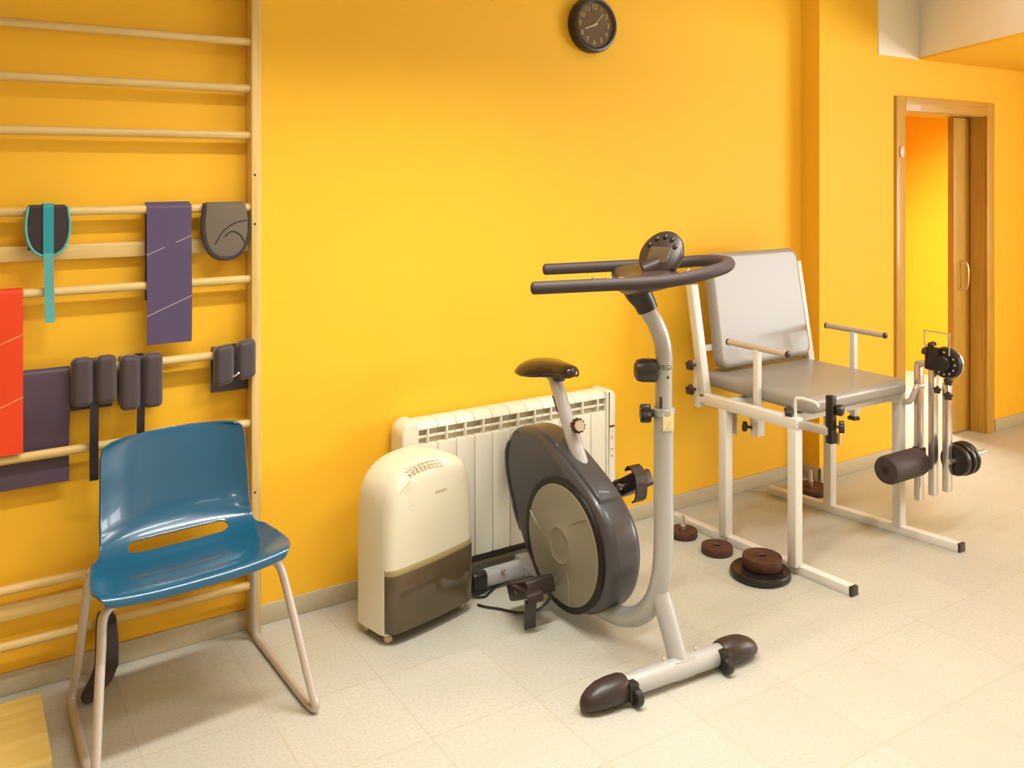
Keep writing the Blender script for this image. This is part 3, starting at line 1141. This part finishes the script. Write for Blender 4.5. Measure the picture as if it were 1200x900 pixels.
# seat post and saddle
SB, ST = V((1.93, -.575, .545)), V((1.93, -.402, .840))
sd_ = (ST - SB).normalized()
b = nb(); tube(b, [SB, SB + sd_ * .155], .031, 22, smooth=False, sx=1.05, sy=.85)
obj('seat_sleeve', b, M['silver'], bike)
b = nb(); tube(b, [SB + sd_ * .12, ST], .0255, 20, smooth=False)
lathe(b, [(.004, 0), (.004, .002)], SB + sd_ * .18 + V((-.024, -.008, 0)), (-1, -.3, 0), 10)
obj('seat_post', b, M['silver'], bike)
b = nb(); bar(b, SB + sd_ * .20 + V((-.022, .012, 0)), SB + sd_ * .265 + V((-.022, .012, 0)), .004, .012, .002, up=(1, 0, 0)); obj('adjusting_slot', b, M['rust'], bike)
kax = V((-.15, -1, .25)).normalized()
b = nb(); star_knob(b, SB + sd_ * .150 + kax * .026, kax, .025, .026, .030, 12, .010)
kn = obj('knob', b, M['rust'], bike)
b = nb(); lathe(b, [(.020, .057), (.019, .0595), (.010, .060), (.001, .0595)], SB + sd_ * .150 + kax * .026, kax, 24); obj('knob_cap', b, M['chrome'], kn)
# saddle: lofted cross-sections from tail to nose
b = nb()
secs = [(-.255, .030, .010, .848), (-.262, .075, .024, .852), (-.285, .102, .032, .855), (-.325, .110, .036, .858), (-.365, .098, .037, .860), (-.405, .070, .036, .863), (-.445, .048, .034, .866),
        (-.485, .038, .031, .869), (-.515, .034, .027, .870), (-.530, .024, .018, .868), (-.536, .006, .006, .865)]
rings = []
for (y, hw, hh, zc) in secs:
    ring = []
    for k in range(32):
        a = 2 * PI * k / 32
        ca, sa = math.cos(a), math.sin(a)
        x = hw * math.copysign(abs(ca) ** .8, ca)
        z = hh * (sa if sa > 0 else sa * (.75 if abs(ca) > .5 else .45))
        z -= .014 * (abs(x) / .11) ** 2
        ring.append(V((1.93 + x, y, zc + z)))
    rings.append(ring)
loft(b, rings)
obj('saddle', b, M['saddle'], bike, angle=70)
b = nb(); box(b, (1.91, -.45, .825), (1.95, -.37, .85), .006); obj('saddle_clamp', b, M['black'], bike)
# mast: inner tube with its bend, knobs, lettering
G = V((-.842, .539, 0)); N_ = V((.539, .842, 0)); Z = V((0, 0, 1))
MT = V((1.935, -1.003, 0))


def mp(l, z, n=0):
    return MT + G * l + N_ * n + Z * z


b = nb()
tube(b, [mp(0, .80), mp(0, .95), mp(-.002, 1.00), mp(.004, 1.06), mp(.022, 1.115), mp(.045, 1.155), mp(.062, 1.18)], .0275, 22, 8)
inner_t = obj('handlebar_post', b, M['silver'], bike)
b = nb()
tm = text_bm('VEGA', .022, Matrix.Identity(4))
for v in tm.verts:
    q = (v.co.x + .004) / .0278
    rad_ = .0278 + v.co.z * .6
    v.co = mp(-.001, .985 + v.co.y) + (-N_ * math.cos(q) - G * math.sin(q)) * rad_
join(b, tm)
obj('lettering', b, M['ink'], inner_t, label='dark brand lettering')
b = nb()
lathe(b, [(.004, 0), (.004, .0025)], mp(-.010, .955, -.026), -N_, 10)
obj('rivet', b, M['black'], inner_t)
b = nb(); bar(b, mp(.012, .855, -.0245), mp(.012, .893, -.0245), .010, .004, .002, up=-N_); obj('adjusting_slot', b, M['rust'], inner_t)
b = nb(); slab(b, rrect(-.028, -.03, .008, .03, .004), lambda u, v, t: mp(u, .815 + v, -.0365 + t + .010 * (abs(u + .002) / .03) ** 2), 0, .004, .001, 2)
obj('sticker', b, M['sticker'], bike, label='cream square sticker')
b = nb()
star_knob(b, mp(.03, .835, -.006), G, .027, .034, .012, 8, .012)
obj('knob', b, M['black'], bike)
b = nb()
lathe(b, [(.012, 0), (.014, .0), (.034, .0), (.038, .006), (.038, .045), (.033, .062), (.020, .070), (.001, .071)], mp(.024, .972, .0), G, 30)
obj('resistance_dial', b, M['dark'], bike)
# neck and clamp housing
b = nb()
tube(b, [mp(.050, 1.165), mp(.064, 1.195), mp(.082, 1.225), mp(.09, 1.25)], [.034, .037, .044, .050], 22, 5)
obj('neck_sleeve', b, M['black'], bike)
b = nb()
rings = []
for l, hw, hh, zc in ((-.045, .03, .018, 1.292), (-.03, .10, .026, 1.290), (.02, .17, .032, 1.284), (.06, .20, .034, 1.278), (.10, .20, .034, 1.272), (.135, .19, .028, 1.268), (.150, .16, .016, 1.266)):
    ring = []
    for k in range(28):
        a = 2 * PI * k / 28
        ca, sa = math.cos(a), math.sin(a)
        ring.append(mp(l, zc + hh * math.copysign(abs(sa) ** .8, sa) - .020 * (1 - min(1, abs(ca * hw) / .16)), hw * math.copysign(abs(ca) ** .7, ca)))
    rings.append(ring)
loft(b, rings)
obj('clamp_housing', b, M['dark'], bike, angle=60)
# handlebar loop: lateral coordinate is measured left (G) of the mast
b = nb()
hb = [mp(.420, 1.262, -.20), mp(.25, 1.270, -.20), mp(.06, 1.279, -.20), mp(-.03, 1.289, -.185), mp(-.11, 1.302, -.150), mp(-.17, 1.312, -.10), mp(-.203, 1.318, -.03), mp(-.203, 1.318, .03),
      mp(-.175, 1.315, .10), mp(-.12, 1.308, .145), mp(-.04, 1.298, .175), mp(.06, 1.290, .20), mp(.22, 1.282, .20), mp(.370, 1.275, .20)]
tube(b, hb, .0198, 20, 8)
for p, s in ((hb[0], G), (hb[-1], G)):
    lathe(b, [(.0198, -.001), (.0185, .006), (.012, .011), (.001, .013)], p, s, 20)
grip = obj('handlebar', b, M['foam'], bike, angle=60)
for l in (.16, .20, .24):
    b = nb(); box(b, mp(l, 1.291, -.20) - V((.009, .006, .004)), mp(l, 1.291, -.20) + V((.009, .006, .0035)), .002)
    obj('pulse_sensor', b, M['chrome'], grip)
# console
cn = (G * .60 + Z * .50 - N_ * .58).normalized()
cu_ = (Z - cn * Z.dot(cn)).normalized()
cr_ = cu_.cross(cn)
CC = mp(.012, 1.348, -.03)
b = nb()
lathe(b, [(.050, -.030), (.070, -.022), (.080, -.004), (.080, .006), (.074, .011), (.001, .011)], CC, cn, 40)
cons = obj('console', b, M['dark'], bike, angle=40)
b = nb(); slab(b, rrect(-.040, -.035, .040, .020, .008), lambda u, v, t: CC + cr_ * u + cu_ * v + cn * (.010 + t), 0, .003, .001, 2)
obj('screen', b, M['smoke'], cons)
for k in range(5):
    b = nb()
    a = math.radians(25 + 32 * k)
    c_ = CC + (cr_ * math.cos(a) + cu_ * math.sin(a)) * .057 + cn * .010
    lathe(b, [(.009, 0), (.009, .004), (.006, .006)], c_, cn, 14)
    obj('console_button', b, M['iron'], cons)
b = nb(); tube(b, [CC - cn * .02 - cu_ * .03, mp(.06, 1.29, -.02)], .035, 18, smooth=False); obj('console_stalk', b, M['dark'], cons)
b = nb(); bar(b, mp(-.045, 1.282, -.13), mp(-.055, 1.312, -.13), .006, .004, .001); obj('marker_strip', b, M['sticker'], cons)

# ------------------------------------------------------------------ strength-training chair
mc = thing('leg_extension_chair', (3.25, -.55, 0), 'white steel leg exercise chair with grey vinyl seat and backrest', 'exercise machine')
ws = M['white_steel']
TB = .042
LX0, LX1 = (2.842, -.405), (2.856, -.765)       # left legs
RX0_, RX1_ = (3.522, -.42), (3.575, -.745)     # right legs
ZR = .605
b = nb(); bar(b, (2.832, -.09, .018), (2.897, -1.005, .018), .040, .036, .003); obj('floor_runner', b, ws, mc)
b = nb(); bar(b, (3.478, -.09, .018), (3.620, -1.005, .018), .040, .036, .003); obj('floor_runner', b, ws, mc)
for (x, y) in ((2.897, -1.008), (3.620, -1.008)):
    b = nb(); box(b, (x - .0205, y - .006, .001), (x + .0205, y + .01, .037), .003); obj('runner_plug', b, M['dark'], mc, label='dark end plug')
for (x, y), zt in ((LX0, .585), (LX1, .585), (RX0_, .585), (RX1_, .585)):
    b = nb(); box(b, (x - TB / 2, y - TB / 2, .034), (x + TB / 2, y + TB / 2, zt), .003); obj('leg', b, ws, mc)
b = nb(); bar(b, (2.838, -.295, ZR), (2.858, -.787, ZR), .042, .046, .003); rail = obj('side_rail', b, ws, mc)
b = nb(); bar(b, (3.500, -.25, ZR), (3.578, -.766, ZR), .042, .046, .003); obj('side_rail', b, ws, mc)
b = nb()
bar(b, (2.85, -.40, ZR - .003), (3.52, -.40, ZR - .003), .036, .036, .003)
obj('cross_member', b, ws, mc)
b = nb()
bar(b, (2.86, -.70, ZR - .003), (3.565, -.70, ZR - .003), .036, .036, .003)
obj('cross_member', b, ws, mc)
# seat
b = nb()
slab(b, rrect(2.918, -.800, 3.572, -.175, .040, 8), lambda u, v, t: V((u, v, t)), .630, .700, .028, 7, True)
obj('seat', b, M['grey_vinyl'], mc, angle=70)
# backrest
B0, B1 = V((0, -.262, .715)), V((0, -.172, 1.235))
bu = (B1 - B0).normalized()
bn = V((0, -bu.z, bu.y))
b = nb()
ol = rrect(2.935, 0, 3.565, (B1 - B0).length, .055, 8)
ol = [(3.25 + (x - 3.25) * (1 - .05 * y), y) for x, y in ol]
slab(b, ol, lambda u, v, t: V((u, 0, 0)) + B0 + bu * v + bn * t, -.026, .030, .022, 6, True)
back = obj('backrest', b, M['grey_vinyl'], mc, angle=70)
for x in (2.862, 3.585):
    b = nb()
    bar(b, V((x, -.262, .615)) - bn * .0, V((x, -.262, .615)) + bu * (.49 if x < 3 else .56), .040, .040, .003)
    obj('back_post', b, ws, mc)
b = nb()
for v_ in (.10,):
    p = B0 + bu * v_ - bn * .035
    bar(b, V((2.865, 0, 0)) + p, V((3.585, 0, 0)) + p, .03, .025, .003)
obj('back_cross_bar', b, ws, mc)
b = nb()
bar(b, (2.862, -.225, .55), (2.862, -.215, .755), .034, .034, .003)
bar(b, (2.862, -.30, .590), (2.862, -.20, .590), .03, .03, .003)
obj('back_bracket', b, ws, mc)
for z_ in (.632, .742):
    b = nb(); star_knob(b, (2.842, -.222, z_), (-1, 0, .05), .022, .022, .022); obj('knob', b, M['dark'], mc)
# arm rests
for nm, (px, py), zt, zb_, y0_, y1_ in (('left', (2.902, -.53), .862, .50, -.365, -.690), ('right', (3.622, -.478), .862, .445, -.325, -.645)):
    b = nb()
    box(b, (px - .013, py - .013, zb_), (px + .013, py + .013, zt - .006), .002)
    post = obj('armrest_post', b, ws, mc)
    b = nb(); tube(b, [(px, y0_, zt), (px, y1_, zt)], .013, 16, smooth=False); bar_ = obj('armrest_bar', b, M['chair_metal'], mc)
    for yy, s in ((y0_, 1), (y1_, -1)):
        b = nb(); lathe(b, [(.0125, -.004), (.0145, -.003), (.0145, .004), (.010, .007)], (px, yy, zt), (0, s, 0), 16)
        obj('plug', b, M['dark'], bar_, label='dark end plug')
    b = nb()
    box(b, (px - .022, py - .022, zb_ - .01 if nm == 'left' else .47), (px + .022, py + .022, .56), .003)
    bar(b, (px, py, .54), (px - (.04 if nm == 'left' else .10), py, .60), .03, .03, .003)
    obj('armrest_socket', b, ws, mc)
    b = nb()
    if nm == 'left':
        star_knob(b, (px - .022, py + .01, .525), (-.5, .86, 0), .020, .02, .02)
    else:
        star_knob(b, (px, py, .475), (0, 0, -1), .026, .018, .02)
    obj('knob', b, M['dark'], mc)
b = nb(); star_knob(b, (2.862, -.735, .628), (-.5, -.3, .75), .020, .022, .014); obj('knob', b, M['dark'], mc)
b = nb(); box(b, (2.884, -.43, .47), (2.89, -.40, .585), .002); obj('leg_gusset', b, M['chair_metal'], mc)
# hook and clamp at the left front corner
b = nb(); tube(b, [(2.862, -.762, .625), (2.862, -.762, .690), (2.865, -.772, .704), (2.872, -.80, .706), (2.880, -.845, .700), (2.884, -.858, .686)], .007, 10); obj('strap_hook', b, ws, mc)
b = nb(); bar(b, (2.868, -.780, .603), (2.872, -.915, .607), .032, .030, .003); obj('extension_bar', b, M['chair_metal'], mc)
b = nb(); bar(b, (2.880, -.918, .560), (2.880, -.918, .745), .030, .030, .003)
cl = obj('clamp_bar', b, M['iron'], mc)
b = nb()
lathe(b, [(.020, 0), (.022, .004), (.022, .02), (.014, .026)], (2.897, -.932, .690), (.5, -1, 0), 20)
obj('knob', b, M['dark'], cl)
b = nb(); star_knob(b, (2.893, -.928, .625), (.6, -.8, 0), .022, .022, .012); obj('knob', b, M['dark'], cl)
b = nb(); box(b, (2.895, -.946, .555), (2.915, -.920, .60), .003); obj('clamp_plate', b, M['brass'], cl)
# leg extension arm on the right
AXX = 3.815
b = nb()
tube(b, [(3.575, -.755, .590), (3.578, -.795, .600), (3.59, -.812, .640), (3.60, -.815, .662), (3.645, -.815, .664)], .013, 14, 5)
obj('pivot_shaft', b, M['chair_metal'], mc)
arms = [(3.800, -.702, .715, .112), (3.812, -.762, .70, .150), (3.800, -.834, .66, .190)]
for (x, y, zt, z0) in arms:
    b = nb(); box(b, (x - .018, y - .014, z0), (x + .018, y + .014, zt), .003); obj('lever_bar', b, M['chrome'], mc)
b = nb()
bar(b, (3.800, -.69, .712), (3.81, -.80, .742), .030, .030, .004)
obj('lever_elbow', b, M['chrome'], mc)
b = nb()
lathe(b, [(.030, -.035), (.034, -.03), (.034, -.012), (.062, -.010), (.066, -.004), (.066, .010), (.060, .014), (.020, .016), (.020, .045), (.012, .05)], (3.815, -.818, .738), (1, 0, 0), 36)
hub = obj('locking_disc', b, M['iron'], mc)
b = nb(); lathe(b, [(.060, .011), (.070, .011), (.070, .018), (.060, .018), (.060, .011)], (3.815, -.818, .738), (1, 0, 0), 40)
for k in range(12):
    a = 2 * PI * k / 12
    lathe(b, [(.005, 0), (.005, .003)], (3.804, -.818 + .048 * math.cos(a), .738 + .048 * math.sin(a)), (-1, 0, 0), 8)
obj('notched_ring', b, M['chrome'], hub)
for p_, a_, r_, h_ in (((3.79, -.775, .800), (-.3, .2, 1), .018, .008), ((3.80, -.745, .775), (-.8, .5, .3), .016, .008), ((3.785, -.852, .672), (-1, -.3, 0), .018, .010),
                       ((3.785, -.852, .610), (-1, -.3, 0), .018, .010), ((3.79, -.800, .625), (-1, -.3, 0), .016, .010)):
    b = nb(); star_knob(b, p_, a_, r_, .017, h_); obj('knob', b, M['dark'], hub)
b = nb(); box(b, (3.785, -.80, .700), (3.825, -.735, .800), .008); obj('pivot_block', b, M['iron'], hub)
b = nb(); tube(b, [(3.80, -.745, .79), (3.80, -.73, .81), (3.80, -.729, .862), (3.80, -.734, .868), (3.80, -.838, .868), (3.80, -.843, .862), (3.80, -.842, .775)], .0035, 8, 3); obj('wire_handle', b, M['chrome'], hub)
b = nb()
lathe(b, [(.020, -.002), (.050, 0), (.057, .006), (.060, .02), (.060, .225), (.055, .238), (.030, .242), (.012, .239), (.001, .239)], (3.768, -.722, .296), (-1, 0, 0), 36)
rol = obj('shin_roller', b, M['foam'], mc, label='black foam roller', angle=50)
b = nb(); lathe(b, [(.018, 0), (.018, .002), (.010, .006), (.001, .007)], (3.529, -.722, .296), (-1, 0, 0), 16); obj('roller_bolt', b, M['iron'], rol)
b = nb(); box(b, (3.775, -.730, .315), (3.812, -.685, .350), .004)
obj('roller_bracket', b, M['iron'], mc)
b = nb(); tube(b, [(3.79, -.850, .322), (4.06, -.850, .322)], .010, 12, smooth=False); obj('weight_rod', b, M['chrome'], mc)
LV = V((-.175, -.108, .046))
for o in list(mc.children):
    if o.name.split('.')[0] in ('lever_bar', 'lever_elbow', 'locking_disc', 'shin_roller', 'roller_bracket', 'weight_rod'):
        o.location = LV
# ------------------------------------------------------------------ weight plates
PG = 'round iron weight plates'


def plate(c, axis, r, h, m, label, hole=.014, lip=.010, pin=None, flat=False):
    """c is the centre of the lower face"""
    t = thing('weight_plate', c, label, 'weight plate', PG)
    b = nb()
    prof = [(hole, .002), (r * .30, .001), (r * .93, .0), (r, h * .25), (r, h * .72), (r - .004, h * .93), (r - lip, h), (r - lip - .006, h * .90), (r * .34, h * .88), (r * .31, h), (hole + .004, h), (hole, h * .95), (hole, .002)]
    if flat:
        prof = [(hole, .002), (r * .97, .0), (r, .004), (r, h - .004), (r - .001, h), (r - .006, h), (r - .008, h - .0015), (r * .34, h - .0015), (r * .31, h + .002), (hole + .004, h + .002), (hole, h - .002), (hole, .002)]
    c0, ax = V(c), V(axis).normalized()
    a = V((0, 0, 1)) if abs(ax.z) < .9 else V((1, 0, 0))
    a = (a - ax * a.dot(ax)).normalized()
    q = ax.cross(a)
    seg = 44
    loft(b, [[c0 + ax * hh + (a * math.cos(2 * PI * k / seg) + q * math.sin(2 * PI * k / seg)) * rr_ for k in range(seg)] for rr_, hh in prof], False, False)
    obj('disc', b, m, t)
    if pin:
        b = nb(); lathe(b, [(.0125, 0.001), (.0125, pin * .55), (.008, pin * .57), (.008, pin), (.005, pin + .002)], c, axis, 16)
        obj('pin', b, M['chrome'] if m is M['rust'] else M['iron'], t)
    return t


plate((2.728, -.700, .001), (0, 0, 1), .118, .030, M['iron'], 'largest black weight plate lying flat under the other one beside the front leg')
plate((2.748, -.692, .031), (0, 0, 1), .078, .042, M['rust'], 'thick rusty weight plate stacked on top of the largest black plate', flat=True)
plate((2.742, -.452, .001), (0, 0, 1), .066, .030, M['rust'], 'small rusty weight plate lying alone on the floor next to the left runner', flat=True)
plate((2.738, -.252, .001), (0, 0, 1), .062, .030, M['rust'], 'rusty weight plate with an upright pin beside the bike mast', pin=.088, flat=True)
plate((3.66, -.200, .001), (0, 0, 1), .088, .030, M['rust'], 'rusty weight plate with an upright pin behind the right-hand chair legs', pin=.11, flat=True)
plate((3.647, -.958, .368), (1, 0, 0), .066, .034, M['iron'], 'black weight plate hung on the lever rod, innermost against the bar', hole=.0105)
plate((3.687, -.958, .368), (1, 0, 0), .071, .024, M['iron'], 'black weight plate in the middle of those hung on the lever rod', hole=.0105)
plate((3.717, -.958, .368), (1, 0, 0), .071, .024, M['iron'], 'black weight plate hung on the lever rod, outermost towards the door', hole=.0105)

# ------------------------------------------------------------------ wall clock
ck = thing('wall_clock', (2.412, -.03, 2.266), 'round wall clock with a thick black rim and gold numerals, high on the yellow wall', 'clock')
CKC = V((2.412, -.001, 2.266))
b = nb()
lathe(b, [(.120, 0), (.124, .004), (.124, .034), (.118, .044), (.108, .046), (.101, .042), (.099, .030), (.001, .030)], CKC, (0, -1, 0), 64)
obj('rim', b, M['black'], ck)
b = nb(); lathe(b, [(.0995, .0301), (.0995, .032), (.001, .032)], CKC, (0, -1, 0), 56); dial = obj('dial', b, M['clock_face'], ck)
b = nb()
for h in range(1, 13):
    a = PI / 2 - 2 * PI * h / 12
    p = CKC + V((.078 * math.cos(a), -.0328, .078 * math.sin(a)))
    join(b, text_bm(str(h), .032, frame((1, 0, 0), (0, 0, 1), (0, -1, 0), p)))
obj('numerals', b, M['numeral'], dial)


def hand(ang, L, wd, y):
    d = V((math.cos(ang), 0, math.sin(ang)))
    b = nb()
    bar(b, CKC + V((0, y, 0)) - d * .014, CKC + V((0, y, 0)) + d * L, wd, .0016, .0004, up=(0, -1, 0))
    obj('hand', b, M['hand'], dial)


hand(math.radians(47), .072, .004, -.036)
hand(math.radians(202), .062, .006, -.0385)
b = nb(); lathe(b, [(.006, .032), (.006, .0395), (.003, .041)], CKC, (0, -1, 0), 16); obj('centre_cap', b, M['hand'], dial)
b = nb(); lathe(b, [(.100, .0415), (.1005, .0425), (.1, .0435), (.001, .0435)], CKC, (0, -1, 0), 56); obj('glass_cover', b, M['glass'], ck)
